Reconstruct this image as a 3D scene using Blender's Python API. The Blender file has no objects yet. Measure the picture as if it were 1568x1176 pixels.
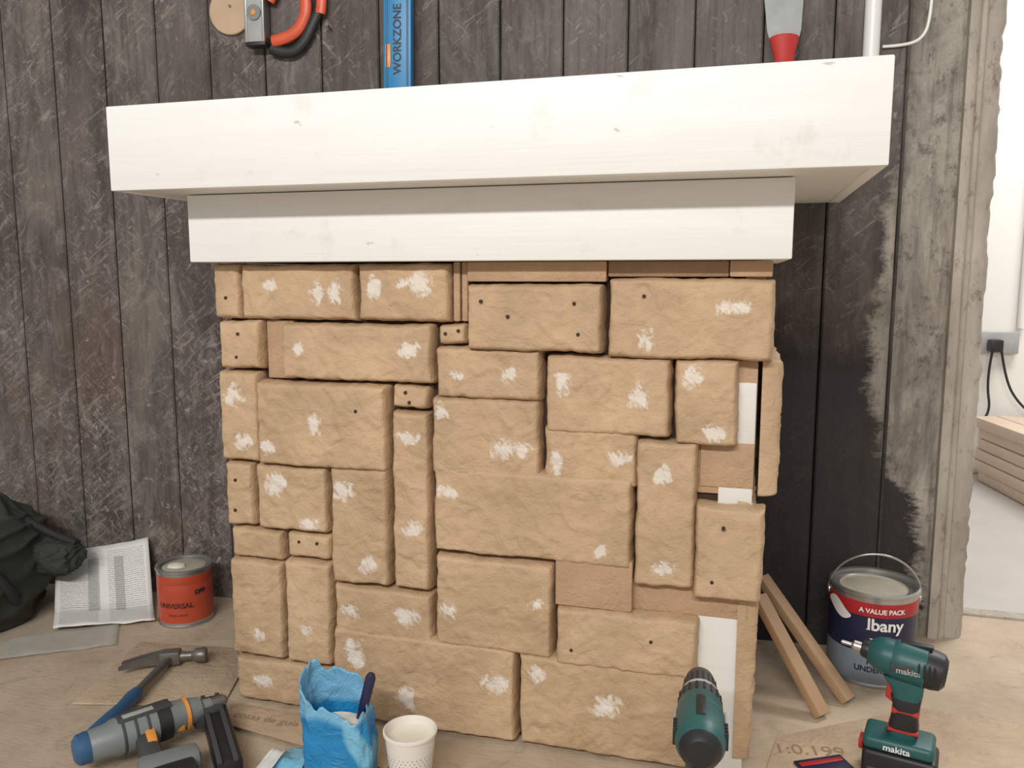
import bpy, bmesh, math, random
from mathutils import Vector, Matrix, Euler, noise
random.seed(4)
scene=bpy.context.scene
COL=bpy.context.collection
def srgb(c):
    r=[]
    for v in c:
        v/=255.
        r.append(v/12.92 if v<=.04045 else ((v+.055)/1.055)**2.4)
    return tuple(r)+(1.,)
# ------------------------------------------------------------- materials
def nt_new(name):
    m=bpy.data.materials.new(name); m.use_nodes=True
    nt=m.node_tree
    return m,nt,nt.nodes["Principled BSDF"]
def N(nt,t,**k):
    n=nt.nodes.new(t)
    for a,b in k.items(): setattr(n,a,b)
    return n
def L(nt,a,b): nt.links.new(a,b)
def noise_n(nt,co,scale,detail=4,rough=.55,dist=0.,kind=None):
    n=N(nt,"ShaderNodeTexNoise")
    if kind: n.noise_type=kind
    n.inputs["Scale"].default_value=scale; n.inputs["Detail"].default_value=detail
    n.inputs["Roughness"].default_value=rough; n.inputs["Distortion"].default_value=dist
    if co is not None: L(nt,co,n.inputs["Vector"])
    return n.outputs["Fac"]
def mapping(nt,co,scale,rot=(0,0,0)):
    if rot!=(0,0,0):
        r=N(nt,"ShaderNodeMapping"); r.inputs["Rotation"].default_value=rot; L(nt,co,r.inputs["Vector"]); co=r.outputs[0]
    m=N(nt,"ShaderNodeMapping"); m.inputs["Scale"].default_value=scale; L(nt,co,m.inputs["Vector"]); return m.outputs[0]
def ramp(nt,fac,a,b):
    r=N(nt,"ShaderNodeMapRange"); r.clamp=True; r.inputs["From Min"].default_value=a; r.inputs["From Max"].default_value=b
    L(nt,fac,r.inputs["Value"]); return r.outputs[0]
def math_n(nt,op,a,b=None):
    m=N(nt,"ShaderNodeMath",operation=op)
    for i,x in enumerate((a,b)):
        if x is None: continue
        if isinstance(x,(int,float)): m.inputs[i].default_value=x
        else: L(nt,x,m.inputs[i])
    return m.outputs[0]
def mixc(nt,fac,a,b):
    m=N(nt,"ShaderNodeMix",data_type='RGBA')
    if isinstance(fac,(int,float)): m.inputs[0].default_value=fac
    else: L(nt,fac,m.inputs[0])
    for i,x in ((6,a),(7,b)):
        if isinstance(x,tuple): m.inputs[i].default_value=x
        else: L(nt,x,m.inputs[i])
    return m.outputs[2]
def bump(nt,bs,h,strength=.3,dist=.002):
    b=N(nt,"ShaderNodeBump"); b.inputs["Strength"].default_value=strength; b.inputs["Distance"].default_value=dist
    L(nt,h,b.inputs["Height"]); L(nt,b.outputs[0],bs.inputs["Normal"])
def simple(name,c,rough=.5,metal=0.,var=.12,scale=30,bmp=.05,alpha=None,trans=0.):
    m,nt,bs=nt_new(name)
    co=N(nt,"ShaderNodeTexCoord").outputs["Object"]
    n=noise_n(nt,co,scale)
    c=srgb(c); d=tuple(x*(1-var*2) for x in c[:3])+(1.,)
    L(nt,mixc(nt,n,d,tuple(min(1,x*(1+var)) for x in c[:3])+(1.,)),bs.inputs["Base Color"])
    bs.inputs["Roughness"].default_value=rough; bs.inputs["Metallic"].default_value=metal
    if trans: bs.inputs["Transmission Weight"].default_value=trans
    if alpha is not None: bs.inputs["Alpha"].default_value=alpha
    if bmp: bump(nt,bs,noise_n(nt,co,scale*4),bmp,.001)
    return m
# cardboard-stone
def card_mat(name,base=(196,167,134),patch=True):
    m,nt,bs=nt_new(name)
    co=N(nt,"ShaderNodeTexCoord").outputs["Object"]
    n1=noise_n(nt,co,7,3); n2=noise_n(nt,co,60,5,.6)
    b=srgb(base)
    dk=(b[0]*.80,b[1]*.78,b[2]*.74,1.); lt=tuple(min(1,x*1.10) for x in b[:3])+(1.,)
    c=mixc(nt,ramp(nt,n1,.3,.7),dk,lt)
    c=mixc(nt,math_n(nt,'MULTIPLY',ramp(nt,n2,.52,.78),.4),c,tuple(x*.70 for x in b[:3])+(1.,))
    rg=noise_n(nt,co,11,4,.5,.9,'RIDGED_MULTIFRACTAL')
    if patch:
        c=mixc(nt,math_n(nt,'MULTIPLY',ramp(nt,rg,1.5,2.1),.3),c,tuple(min(1,x*1.25) for x in b[:3])+(1.,))
        at=N(nt,"ShaderNodeAttribute",attribute_name="patch").outputs["Fac"]
        st=noise_n(nt,mapping(nt,co,(120,120,34),(0,.6,0)),1.,5,.7,1.2)
        st2=noise_n(nt,co,38,3,.6,1.)
        st=math_n(nt,'ADD',math_n(nt,'MULTIPLY',st,.5),math_n(nt,'MULTIPLY',st2,.5))
        v=math_n(nt,'ADD',at,math_n(nt,'MULTIPLY',math_n(nt,'SUBTRACT',st,.5),5.))
        k=math_n(nt,'MULTIPLY',ramp(nt,v,.15,.6),ramp(nt,at,0.,.15))
        c=mixc(nt,math_n(nt,'MULTIPLY',k,.72),c,srgb((234,228,221)))
    L(nt,c,bs.inputs["Base Color"]); bs.inputs["Roughness"].default_value=.65
    w=noise_n(nt,co,24,6,.62,1.5); w2=noise_n(nt,mapping(nt,co,(1,1,1.6)),110,4,.65,.5)
    h=math_n(nt,'ADD',math_n(nt,'MULTIPLY',w,.9),math_n(nt,'MULTIPLY',w2,.3))
    if patch:
        rg2=noise_n(nt,mapping(nt,co,(1,1,1.5),(0,.6,0)),26,3,.5,.6,'RIDGED_MULTIFRACTAL')
        h=math_n(nt,'ADD',h,math_n(nt,'MULTIPLY',rg,.34)); h=math_n(nt,'ADD',h,math_n(nt,'MULTIPLY',rg2,.14))
    bump(nt,bs,h,.85,.006)
    return m
M_STONE=card_mat("stone_card")
M_CARD=card_mat("flat_cardboard",(186,154,124),False)
M_CARDD=card_mat("cardboard_dark",(158,128,102),False)
M_FCARD=card_mat("floor_card",(192,170,144),False)
# white paint
def paint_mat(name,c=(240,239,236)):
    m,nt,bs=nt_new(name)
    co=N(nt,"ShaderNodeTexCoord").outputs["Object"]
    g=noise_n(nt,mapping(nt,co,(2,14,30)),1.5,5,.6,.4)
    s=noise_n(nt,co,11,7,.65)
    col=mixc(nt,ramp(nt,g,.35,.7),srgb(tuple(x-5 for x in c)),srgb(c))
    col=mixc(nt,math_n(nt,'MULTIPLY',ramp(nt,s,.60,.72),.3),col,srgb((200,195,186)))
    sp=noise_n(nt,mapping(nt,co,(22,22,55)),1.,3,.5)
    col=mixc(nt,math_n(nt,'MULTIPLY',ramp(nt,sp,.73,.77),.5),col,srgb((150,142,134)))
    L(nt,col,bs.inputs["Base Color"]); bs.inputs["Roughness"].default_value=.5
    g2=noise_n(nt,mapping(nt,co,(3,60,110)),1.5,4,.6,.3)
    bump(nt,bs,math_n(nt,'ADD',math_n(nt,'MULTIPLY',g2,.5),s),.25,.003)
    return m
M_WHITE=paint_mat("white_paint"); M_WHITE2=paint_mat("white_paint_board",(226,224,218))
# wall
def wall_mat():
    m,nt,bs=nt_new("weathered_dark_planks")
    co=N(nt,"ShaderNodeTexCoord").outputs["Object"]
    sep=N(nt,"ShaderNodeSeparateXYZ"); L(nt,co,sep.inputs[0])
    X,Z=sep.outputs[0],sep.outputs[2]
    n1=noise_n(nt,mapping(nt,co,(1,1,.35)),5,7,.68,.6); grain=noise_n(nt,mapping(nt,co,(1,1,.06)),60,6,.65,.6)
    sc=noise_n(nt,mapping(nt,co,(1,1,.55)),14,10,.78,1.6); sc2=noise_n(nt,mapping(nt,co,(1,1,.8)),42,8,.76,1.2)
    scr=noise_n(nt,mapping(nt,co,(60,60,12),(0,-.9,0)),1.,6,.7,1.8)
    scr2=noise_n(nt,mapping(nt,co,(70,70,20),(0,.8,0)),1.,6,.7,2.)
    msk=ramp(nt,noise_n(nt,mapping(nt,co,(1,1,.6)),4.5,5,.65),.40,.60)
    at=N(nt,"ShaderNodeAttribute",attribute_name="tone").outputs["Fac"]
    c=mixc(nt,ramp(nt,n1,.36,.64),srgb((72,65,62)),srgb((118,109,103)))
    c=mixc(nt,math_n(nt,'MULTIPLY',at,.4),c,srgb((80,68,62)))
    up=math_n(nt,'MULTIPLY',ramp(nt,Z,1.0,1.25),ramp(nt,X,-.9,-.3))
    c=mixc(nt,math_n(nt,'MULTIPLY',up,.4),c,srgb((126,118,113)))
    rn=noise_n(nt,mapping(nt,co,(1,1,.5)),3.3,4,.6)
    red=math_n(nt,'MULTIPLY',ramp(nt,rn,.44,.60),ramp(nt,Z,.95,.4))
    c=mixc(nt,math_n(nt,'MULTIPLY',red,.6),c,srgb((100,72,62)))
    c=mixc(nt,math_n(nt,'MULTIPLY',ramp(nt,grain,.48,.70),.5),c,srgb((56,50,47)))
    dk=noise_n(nt,mapping(nt,co,(1,1,.3)),7,9,.76,1.)
    c=mixc(nt,math_n(nt,'MULTIPLY',ramp(nt,dk,.50,.64),.6),c,srgb((50,45,43)))
    low=math_n(nt,'MULTIPLY',ramp(nt,Z,1.15,.05),.05)
    lft=math_n(nt,'MULTIPLY',ramp(nt,X,-.2,-1.2),.03)
    bias=math_n(nt,'ADD',low,lft)
    s=math_n(nt,'ADD',sc,bias)
    c=mixc(nt,math_n(nt,'MULTIPLY',ramp(nt,s,.55,.70),.5),c,srgb((150,142,136)))
    for q,th in ((scr,.585),(scr2,.60)):
        q2=math_n(nt,'ADD',q,bias)
        k=math_n(nt,'MULTIPLY',ramp(nt,q2,th,th+.08),msk)
        c=mixc(nt,math_n(nt,'MULTIPLY',k,.55),c,srgb((164,156,150)))
    s2=math_n(nt,'ADD',sc2,bias)
    c=mixc(nt,math_n(nt,'MULTIPLY',ramp(nt,s2,.66,.73),.75),c,srgb((192,186,178)))
    # fresh black paint to the right of the surround
    bx=ramp(nt,math_n(nt,'ADD',X,math_n(nt,'MULTIPLY',noise_n(nt,co,9,5),.12)),.0,.1)
    bz=ramp(nt,math_n(nt,'ADD',Z,math_n(nt,'MULTIPLY',noise_n(nt,co,10,5),.2)),.90,.74)
    blk=math_n(nt,'MULTIPLY',bx,bz)
    c=mixc(nt,math_n(nt,'MULTIPLY',blk,.9),c,srgb((42,39,39)))
    fc=N(nt,"ShaderNodeFloatCurve"); L(nt,math_n(nt,'DIVIDE',Z,2.),fc.inputs["Value"])
    cu=fc.mapping.curves[0]; pts=[(0,.425),(.13,.415),(.165,.40),(.185,.365),(.21,.32),(.24,.298),(.31,.272),(.40,.282),(.47,.295),(.6,.322),(1,.33)]
    cu.points[0].location=pts[0]; cu.points[1].location=pts[-1]
    for p in pts[1:-1]: cu.points.new(*p)
    fc.mapping.update()
    nz=noise_n(nt,mapping(nt,co,(1,1,2.2)),20,8,.76,.8)
    nz2=noise_n(nt,mapping(nt,co,(1,1,1)),9,4,.6)
    dx=math_n(nt,'SUBTRACT',math_n(nt,'ADD',X,math_n(nt,'MULTIPLY',math_n(nt,'SUBTRACT',math_n(nt,'ADD',nz,nz2),1.),.10)),fc.outputs[0])
    k=ramp(nt,dx,-.008,.014)
    pn=noise_n(nt,mapping(nt,co,(1,1,.4)),8,9,.75,.6)
    pc=mixc(nt,ramp(nt,pn,.36,.62),srgb((112,105,97)),srgb((178,170,158)))
    sp=noise_n(nt,mapping(nt,co,(1,1,.7)),34,9,.8)
    pc=mixc(nt,math_n(nt,'MULTIPLY',ramp(nt,sp,.52,.64),.8),pc,srgb((92,84,78)))
    st=noise_n(nt,mapping(nt,co,(1,1,.08)),40,4,.6)
    pc=mixc(nt,math_n(nt,'MULTIPLY',ramp(nt,st,.5,.66),.6),pc,srgb((98,90,83)))
    lg=math_n(nt,'MULTIPLY',ramp(nt,Z,.75,.1),ramp(nt,noise_n(nt,mapping(nt,co,(1,1,.6)),12,7,.7),.42,.60))
    pc=mixc(nt,math_n(nt,'MULTIPLY',lg,.6),pc,srgb((82,75,70)))
    c=mixc(nt,k,c,pc)
    L(nt,c,bs.inputs["Base Color"]); bs.inputs["Roughness"].default_value=.6
    bs.inputs["Specular IOR Level"].default_value=.3
    bump(nt,bs,math_n(nt,'ADD',math_n(nt,'ADD',grain,sc),math_n(nt,'MULTIPLY',scr,.5)),.6,.004)
    return m
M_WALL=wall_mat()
def plaster():
    m,nt,bs=nt_new("worn_door_frame_paint")
    co=N(nt,"ShaderNodeTexCoord").outputs["Object"]
    n=noise_n(nt,mapping(nt,co,(1,1,.3)),9,6,.65)
    c=mixc(nt,ramp(nt,n,.3,.7),srgb((148,139,127)),srgb((196,188,174)))
    sp=noise_n(nt,mapping(nt,co,(1,1,.6)),26,9,.8)
    c=mixc(nt,math_n(nt,'MULTIPLY',ramp(nt,sp,.54,.64),.7),c,srgb((108,95,86)))
    L(nt,c,bs.inputs["Base Color"]); bs.inputs["Roughness"].default_value=.6
    bump(nt,bs,sp,.5,.004); return m
M_PLAST=plaster()
def floor_mat():
    m,nt,bs=nt_new("floor_cardboard_covering")
    co=N(nt,"ShaderNodeTexCoord").outputs["Object"]
    n=noise_n(nt,co,4,7,.65); f=noise_n(nt,mapping(nt,co,(1,6,1)),30,5,.65); d=noise_n(nt,co,11,8,.7,1.)
    a=mixc(nt,ramp(nt,n,.3,.7),srgb((168,149,127)),srgb((202,184,160)))
    sep=N(nt,"ShaderNodeSeparateXYZ"); L(nt,co,sep.inputs[0])
    left=ramp(nt,math_n(nt,'ADD',sep.outputs[0],math_n(nt,'MULTIPLY',n,.4)),-.75,-1.0)
    a=mixc(nt,math_n(nt,'MULTIPLY',left,.75),a,srgb((190,183,171)))
    a=mixc(nt,math_n(nt,'MULTIPLY',ramp(nt,f,.52,.78),.4),a,srgb((140,122,104)))
    a=mixc(nt,math_n(nt,'MULTIPLY',ramp(nt,d,.54,.7),.45),a,srgb((130,117,104)))
    a=mixc(nt,math_n(nt,'MULTIPLY',ramp(nt,noise_n(nt,co,70,5,.7),.64,.71),.55),a,srgb((222,214,202)))
    L(nt,a,bs.inputs["Base Color"]); bs.inputs["Roughness"].default_value=.7
    bump(nt,bs,math_n(nt,'ADD',f,d),.4,.003); return m
M_FLOOR=floor_mat()
M_FLOOR2=simple("concrete_grey",(186,180,174),.5,scale=6,var=.08)
M_NWALL=simple("next_room_white",(238,236,230),.7,scale=3,var=.02)
M_WOOD=simple("pale_timber",(212,190,170),.6,scale=12,var=.1)
M_STICK=simple("stake_wood",(178,146,112),.6,scale=16,var=.12)
M_HOLE=simple("screw_hole",(60,42,32),.8)
M_BLACK=simple("black_plastic",(34,34,36),.45)
M_DGREY=simple("dark_grey_rubber",(66,68,70),.55)
M_GREY=simple("grey_plastic",(124,130,130),.45)
M_LGREY=simple("light_grey",(170,172,170),.4)
M_STEEL=simple("steel",(190,190,188),.3,metal=.85,var=.08)
M_DSTEEL=simple("dark_steel",(128,122,116),.4,metal=.6,var=.15)
M_TEAL=simple("teal_plastic",(34,88,88),.42,var=.08)
M_RED=simple("red_plastic",(186,50,44),.4)
M_ORANGE=simple("orange_plastic",(216,90,56),.4)
M_YORANGE=simple("amber_plastic",(226,150,66),.4)
M_BLUE=simple("bright_blue",(34,128,180),.4,var=.06)
M_BLUE2=simple("hammer_blue",(52,92,130),.45)
M_CANOR=simple("can_orange",(190,78,52),.38,var=.08)
M_CANDK=simple("can_dark",(84,40,36),.4)
M_NAVY=simple("can_navy",(34,38,68),.35)
M_CANRED=simple("can_red",(176,42,48),.35)
M_CANWH=simple("can_white",(222,222,218),.4)
M_CANGR=simple("can_lower_grey",(128,140,148),.4)
M_TXTW=simple("print_white",(236,236,234),.5,bmp=0)
M_TXTD=simple("print_dark",(24,36,60),.5,bmp=0)
M_TXTB=simple("print_brown",(148,120,92),.6,bmp=0)
M_LID=simple("lid_beige",(184,176,158),.5,scale=20,var=.2)
M_GOO=simple("white_filler",(226,219,204),.6,var=.06,bmp=.5)
M_CUP=simple("paper_cup_white",(230,225,214),.6,var=.03)
M_BAG=simple("dark_green_fabric",(56,60,52),.85,scale=40,var=.25,bmp=.4)
M_STRAP=simple("strap_black",(44,44,44),.8)
M_PVC=simple("pvc_white",(232,232,228),.35,var=.02)
M_CLEAR=simple("clear_polythene",(225,225,215),.2,alpha=.35)
M_BACK=simple("dark_gap",(66,48,36),.9)
M_PLY=simple("plywood_disc",(196,168,138),.6,scale=14)

# ------------------------------------------------------------- geometry helpers
def finish(name,bm,mats,parent=None,mw=None,smooth=True,ang=35):
    bmesh.ops.recalc_face_normals(bm,faces=bm.faces)
    me=bpy.data.meshes.new(name); bm.to_mesh(me); bm.free()
    for m in (mats if isinstance(mats,(list,tuple)) else [mats]): me.materials.append(m)
    if smooth:
        for p in me.polygons: p.use_smooth=True
        me.set_sharp_from_angle(angle=math.radians(ang))
    o=bpy.data.objects.new(name,me); COL.objects.link(o)
    if parent: o.parent=parent
    if mw is not None: o.matrix_local=mw
    return o
def empty(name,loc=(0,0,0),rot=(0,0,0),scale=1):
    e=bpy.data.objects.new(name,None); e.empty_display_size=.05; COL.objects.link(e)
    e.location=loc; e.rotation_euler=rot; e.scale=(scale,)*3
    return e
def box(name,c,s,mat,parent=None,bev=.002,rot=(0,0,0),seg=2):
    bm=bmesh.new(); bmesh.ops.create_cube(bm,size=1)
    for v in bm.verts: v.co=Vector((v.co.x*s[0],v.co.y*s[1],v.co.z*s[2]))
    if bev>0: bmesh.ops.bevel(bm,geom=list(bm.edges),offset=bev,segments=seg,affect='EDGES',profile=.5)
    mw=Matrix.Translation(c)@Euler(rot).to_matrix().to_4x4()
    return finish(name,bm,mat,parent,mw)
def bbox(name,x0,x1,y0,y1,z0,z1,mat,parent=None,bev=.002):
    return box(name,((x0+x1)/2,(y0+y1)/2,(z0+z1)/2),(x1-x0,y1-y0,z1-z0),mat,parent,bev)
def axm(p,d):
    d=Vector(d).normalized(); q=Vector((0,0,1)).rotation_difference(d)
    return Matrix.Translation(p)@q.to_matrix().to_4x4()
def lathe(name,prof,mat,parent=None,p=(0,0,0),d=(0,0,1),seg=40,ang=35,sx=1,sy=1):
    bm=bmesh.new(); rings=[]
    for r,h in prof:
        if r<1e-6: rings.append([bm.verts.new((0,0,h))])
        else: rings.append([bm.verts.new((r*sx*math.cos(2*math.pi*i/seg),r*sy*math.sin(2*math.pi*i/seg),h)) for i in range(seg)])
    for a,b in zip(rings,rings[1:]):
        for i in range(seg):
            j=(i+1)%seg
            if len(a)==1 and len(b)==1: continue
            if len(a)==1: bm.faces.new((a[0],b[i],b[j]))
            elif len(b)==1: bm.faces.new((a[i],a[j],b[0]))
            else: bm.faces.new((a[i],a[j],b[j],b[i]))
    return finish(name,bm,mat,parent,axm(p,d),ang=ang)
def extr(name,poly,th,mat,parent=None,mw=None,bev=.003,seg=2):
    bm=bmesh.new(); vs=[bm.verts.new((x,y,-th/2)) for x,y in poly]; f=bm.faces.new(vs)
    r=bmesh.ops.extrude_face_region(bm,geom=[f])
    for v in r['geom']:
        if isinstance(v,bmesh.types.BMVert): v.co.z=th/2
    if bev>0:
        bmesh.ops.bevel(bm,geom=[e for e in bm.edges if abs(e.verts[0].co.z-e.verts[1].co.z)<1e-6],offset=bev,segments=seg,affect='EDGES',profile=.5)
    return finish(name,bm,mat,parent,mw)
def tube(name,pts,r,mat,parent=None,smooth=True):
    cu=bpy.data.curves.new(name,'CURVE'); cu.dimensions='3D'; cu.bevel_depth=r; cu.bevel_resolution=4; cu.use_fill_caps=True
    sp=cu.splines.new('NURBS' if smooth else 'POLY'); sp.points.add(len(pts)-1)
    for q,p in zip(sp.points,pts): q.co=(*p,1)
    if smooth: sp.use_endpoint_u=True; sp.order_u=3
    cu.resolution_u=8
    cu.materials.append(mat); o=bpy.data.objects.new(name,cu); COL.objects.link(o)
    if parent: o.parent=parent
    return o
def text(name,body,size,mat,parent,mw,wrap=None,bold=0.):
    cu=bpy.data.curves.new(name,'FONT'); cu.body=body; cu.size=size; cu.align_x='CENTER'; cu.offset=bold
    t=bpy.data.objects.new(name+"_tmp",cu); COL.objects.link(t)
    dg=bpy.context.evaluated_depsgraph_get(); me=bpy.data.meshes.new_from_object(t.evaluated_get(dg))
    bpy.data.objects.remove(t)
    if wrap:
        for v in me.vertices:
            a=v.co.x/wrap; x,y=v.co.x,v.co.y
            v.co=Vector((wrap*math.sin(a),-wrap*math.cos(a),y))
    me.materials.clear(); me.materials.append(mat)
    o=bpy.data.objects.new(name,me); COL.objects.link(o); o.parent=parent; o.matrix_local=mw
    return o
SURF=Matrix.Rotation(math.pi/2,4,'X')   # text stands up facing -y

# ------------------------------------------------------------- room shell
WANG=math.atan(.085)
WM=Matrix.Translation((0,.56,0))@Matrix.Rotation(WANG,4,'Z')
bm=bmesh.new(); tl=bm.verts.layers.float.new("tone")
x=.3106
while x>-3.4:
    w=.142; b2=bmesh.new(); bmesh.ops.create_cube(b2,size=1)
    jit=random.uniform(-.0012,.0012)
    for v in b2.verts: v.co=Vector((x-w/2+v.co.x*(w-.003),.02+jit+v.co.y*.04,1.5+v.co.z*3))
    bmesh.ops.bevel(b2,geom=[e for e in b2.edges if abs(e.verts[0].co.z-e.verts[1].co.z)>1],offset=.0035,segments=1,affect='EDGES')
    tmp=bpy.data.meshes.new("t"); b2.to_mesh(tmp); b2.free(); n0=len(bm.verts); bm.from_mesh(tmp); bm.verts.ensure_lookup_table()
    t=random.random()
    for v in bm.verts[n0:]: v[tl]=t
    x-=w
bmesh.ops.create_cube(bm,size=1,matrix=Matrix.Translation((-1.5445,.09,1.5))@Matrix.Diagonal((3.72,.1,3,1)))
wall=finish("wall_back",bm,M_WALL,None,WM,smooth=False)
bm=bmesh.new(); nx,nz=14,120; g=[]
for j in range(nz+1):
    z=3*j/nz; row=[]
    for i in range(nx+1):
        u=i/nx; xx=.312+(.47-.312)*u
        yy=.10+.004*noise.noise(Vector((xx*14,0,z*9)))+.003*noise.noise(Vector((xx*50,3,z*30)))
        row.append(bm.verts.new((xx,yy,z)))
    g.append(row)
for j in range(nz):
    for i in range(nx): bm.faces.new((g[j][i],g[j][i+1],g[j+1][i+1],g[j+1][i]))
bmesh.ops.create_cube(bm,size=1,matrix=Matrix.Translation((.401,.21,1.5))@Matrix.Diagonal((.18,.2,3,1)))
finish("wall_right_pier",bm,M_WALL,None,WM,ang=60)
fr=empty("door_frame"); fr.matrix_world=WM
def wob(name,x0,x1,y0,y1,amp,mat):
    bm=bmesh.new(); nz=220; rows=[]
    for j in range(nz+1):
        z=3*j/nz; d=amp*noise.noise(Vector((x1*9,1,z*7)))+amp*.9*noise.noise(Vector((x1*9,5,z*40)))
        pr=[(x0,y1),(x0,y0),((x0+x1)/2,y0-.004),(x1-.006+d,y0),(x1+d,y0+.008),(x1+d*.6,y1)]
        rows.append([bm.verts.new((a,b,z)) for a,b in pr])
    for j in range(nz):
        for i in range(5): bm.faces.new((rows[j][i],rows[j][i+1],rows[j+1][i+1],rows[j+1][i]))
    return finish(name,bm,mat,fr,ang=50)
wob("moulding_flat",.452,.478,.082,.26,.0008,M_PLAST)
wob("jamb",.476,.528,.096,.34,.007,M_PLAST)
lathe("bead",[(0,0),(.007,0),(.007,3),(0,3)],M_PLAST,fr,(.481,.088,0),seg=16)
lathe("bead_inner",[(0,0),(.004,0),(.004,3),(0,3)],M_PLAST,fr,(.462,.083,0),seg=12)
lathe("joint_bead",[(0,0),(.004,0),(.004,3),(0,3)],M_WALL,fr,(.338,.098,0),seg=16)
bbox("floor",-3.4,2.2,-3.6,.87,-.06,0,M_FLOOR,None,0)
bbox("floor_next_room",.2,3.2,.87,2.6,-.06,-.002,M_FLOOR2,None,0)
bbox("trim_threshold",.47,2.2,.845,.885,-.02,.006,M_PLAST,None,.002)
bbox("wall_next_room",.1,3.4,2.5,2.6,0,3,M_NWALL,None,0)
ts=empty("timber_stack",(.94,2.40,0),(0,0,math.radians(-80)))
for i in range(6):
    for j in range(4):
        zz=.021+i*.044
        box("plank_%d_%d"%(i,j),(.62+random.uniform(-.03,.03),.06+j*.098+random.uniform(-.004,.004)-.008*(i%2),zz),(1.22,.094,.041),M_WOOD,ts,.003,(0,0,.008*(i%3)-.008))
so=empty("wall_socket",(1.03,2.47,.56))
box("plate",(0,.01,0),(.15,.03,.09),M_LGREY,so,.006)
box("plug",(-.02,-.03,-.01),(.05,.05,.05),M_BLACK,so,.006)
tube("cable_1",[(-.03,-.04,-.02),(-.05,-.05,-.15),(-.02,-.05,-.3),(-.07,-.06,-.33)],.005,M_BLACK,so)
tube("cable_2",[(.0,-.04,-.02),(.02,-.05,-.15),(.08,-.05,-.25),(.12,-.06,-.28)],.005,M_BLACK,so)
tube("wall_conduit",[(1.11,2.485,.62),(1.11,2.485,1.0),(1.11,2.485,1.25)],.014,M_PVC)

# ------------------------------------------------------------- fireplace surround
FS=empty("fireplace_surround")
bbox("backing_board",-.93,.028,.034,.40,.0,.85,M_BACK,FS,.002)
def samples(w):
    e=[0,.0006,.0016,.003,.005,.0075,.011]
    n=max(2,int((w-.022)/.0040)); mid=[.011+(w-.022)*i/n for i in range(1,n)]
    return e+mid+[w-q for q in reversed(e)]
def stone(name,x0,z0,x1,z1,patches=(),holes=(),T=.036,seed=0,side=None,lump=1.):
    g=.0012; x0+=g;x1-=g;z0+=g;z1-=g
    T+=random.uniform(-.002,.002)
    w,h=x1-x0,z1-z0; bm=bmesh.new(); pl=bm.verts.layers.float.new("patch")
    rc=.0055; R=.0085; rows=[]
    tx,tz=random.uniform(-.015,.015),random.uniform(-.018,.018)
    P=[(u*w,(1-v)*h,r,random.uniform(.75,1.3)) for u,v,r in patches]
    for t in samples(h):
        row=[]
        for s in samples(w):
            cx_=min(max(s,rc),w-rc); cz_=min(max(t,rc),h-rc)
            dx,dz=s-cx_,t-cz_
            ss,tt=s,t
            d=min(s,w-s,t,h-t)
            if dx and dz:
                l=math.hypot(dx,dz); m=max(abs(dx),abs(dz)); f=m/l; ss=cx_+dx*f; tt=cz_+dz*f
            q=min(d/R,1.); prof=max(0,1-(1-q)**2.2)**(1/2.)
            X,Z=x0+ss,z0+tt
            wx=.0026*noise.noise(Vector((X*7+seed*3.1,Z*18,seed)))+.0018*noise.noise(Vector((X*40,Z*60,seed)))
            wz=.0026*noise.noise(Vector((X*16,Z*7+seed*1.7,seed+9)))+.0018*noise.noise(Vector((X*60,Z*40,seed+5)))
            lu=.0030*noise.noise(Vector((X*13,Z*13,seed*2.3)))+.0020*noise.noise(Vector((X*40,Z*40,seed)))+.0010*noise.noise(Vector((X*95,Z*95,seed)))
            rg=(1-abs(noise.noise(Vector((X*20+Z*9,Z*19,seed+4.4)))))**16*.0056*max(0,noise.noise(Vector((X*12,Z*12,seed+7)))+.22)
            rg2=-(1-abs(noise.noise(Vector((X*34-Z*22,Z*30+X*9,seed+1.4)))))**16*.0050*max(0,noise.noise(Vector((X*14,Z*14,seed+3)))+.15)
            rg3=(1-abs(noise.noise(Vector((X*60+Z*42,Z*50-X*19,seed+8.4)))))**10*.0026*max(0,noise.noise(Vector((X*18,Z*18,seed+31))))
            nb=noise.noise(Vector((X*34,Z*34,seed+2)))
            edge=.0070*(1-min(d/.024,1))*min(0,nb-.02)
            y=T*prof+((lu+rg+rg2+rg3)*lump+edge+tx*(s-w/2)+tz*(t-h/2))*q
            pv=0.
            for a,b,r,e_ in P:
                dd=math.hypot((s-a)/(r*e_),(t-b)/(r/e_)); pv=max(pv,1-dd)
            if side is None: co=(X+wx,.036-y,Z+wz)
            else: co=(side+y*.8,X,Z+wz)
            v=bm.verts.new(co); v[pl]=max(0,pv); row.append(v)
        rows.append(row)
    for a,b in zip(rows,rows[1:]):
        for i in range(len(a)-1): bm.faces.new((a[i],a[i+1],b[i+1],b[i]))
    o=finish(name,bm,M_STONE,FS,ang=180)
    if side is None:
        for i,(u,v) in enumerate(holes):
            lathe(name+"_screw_hole_%d"%i,[(0,.0),(.003,.0),(.003,.010),(0,.010)],M_HOLE,FS,(x0+u*w,.036-T-.0022,z0+(1-v)*h),(0,1,0),seg=14)
    return o
r1,r2,r3=.015,.021,.028
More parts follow.
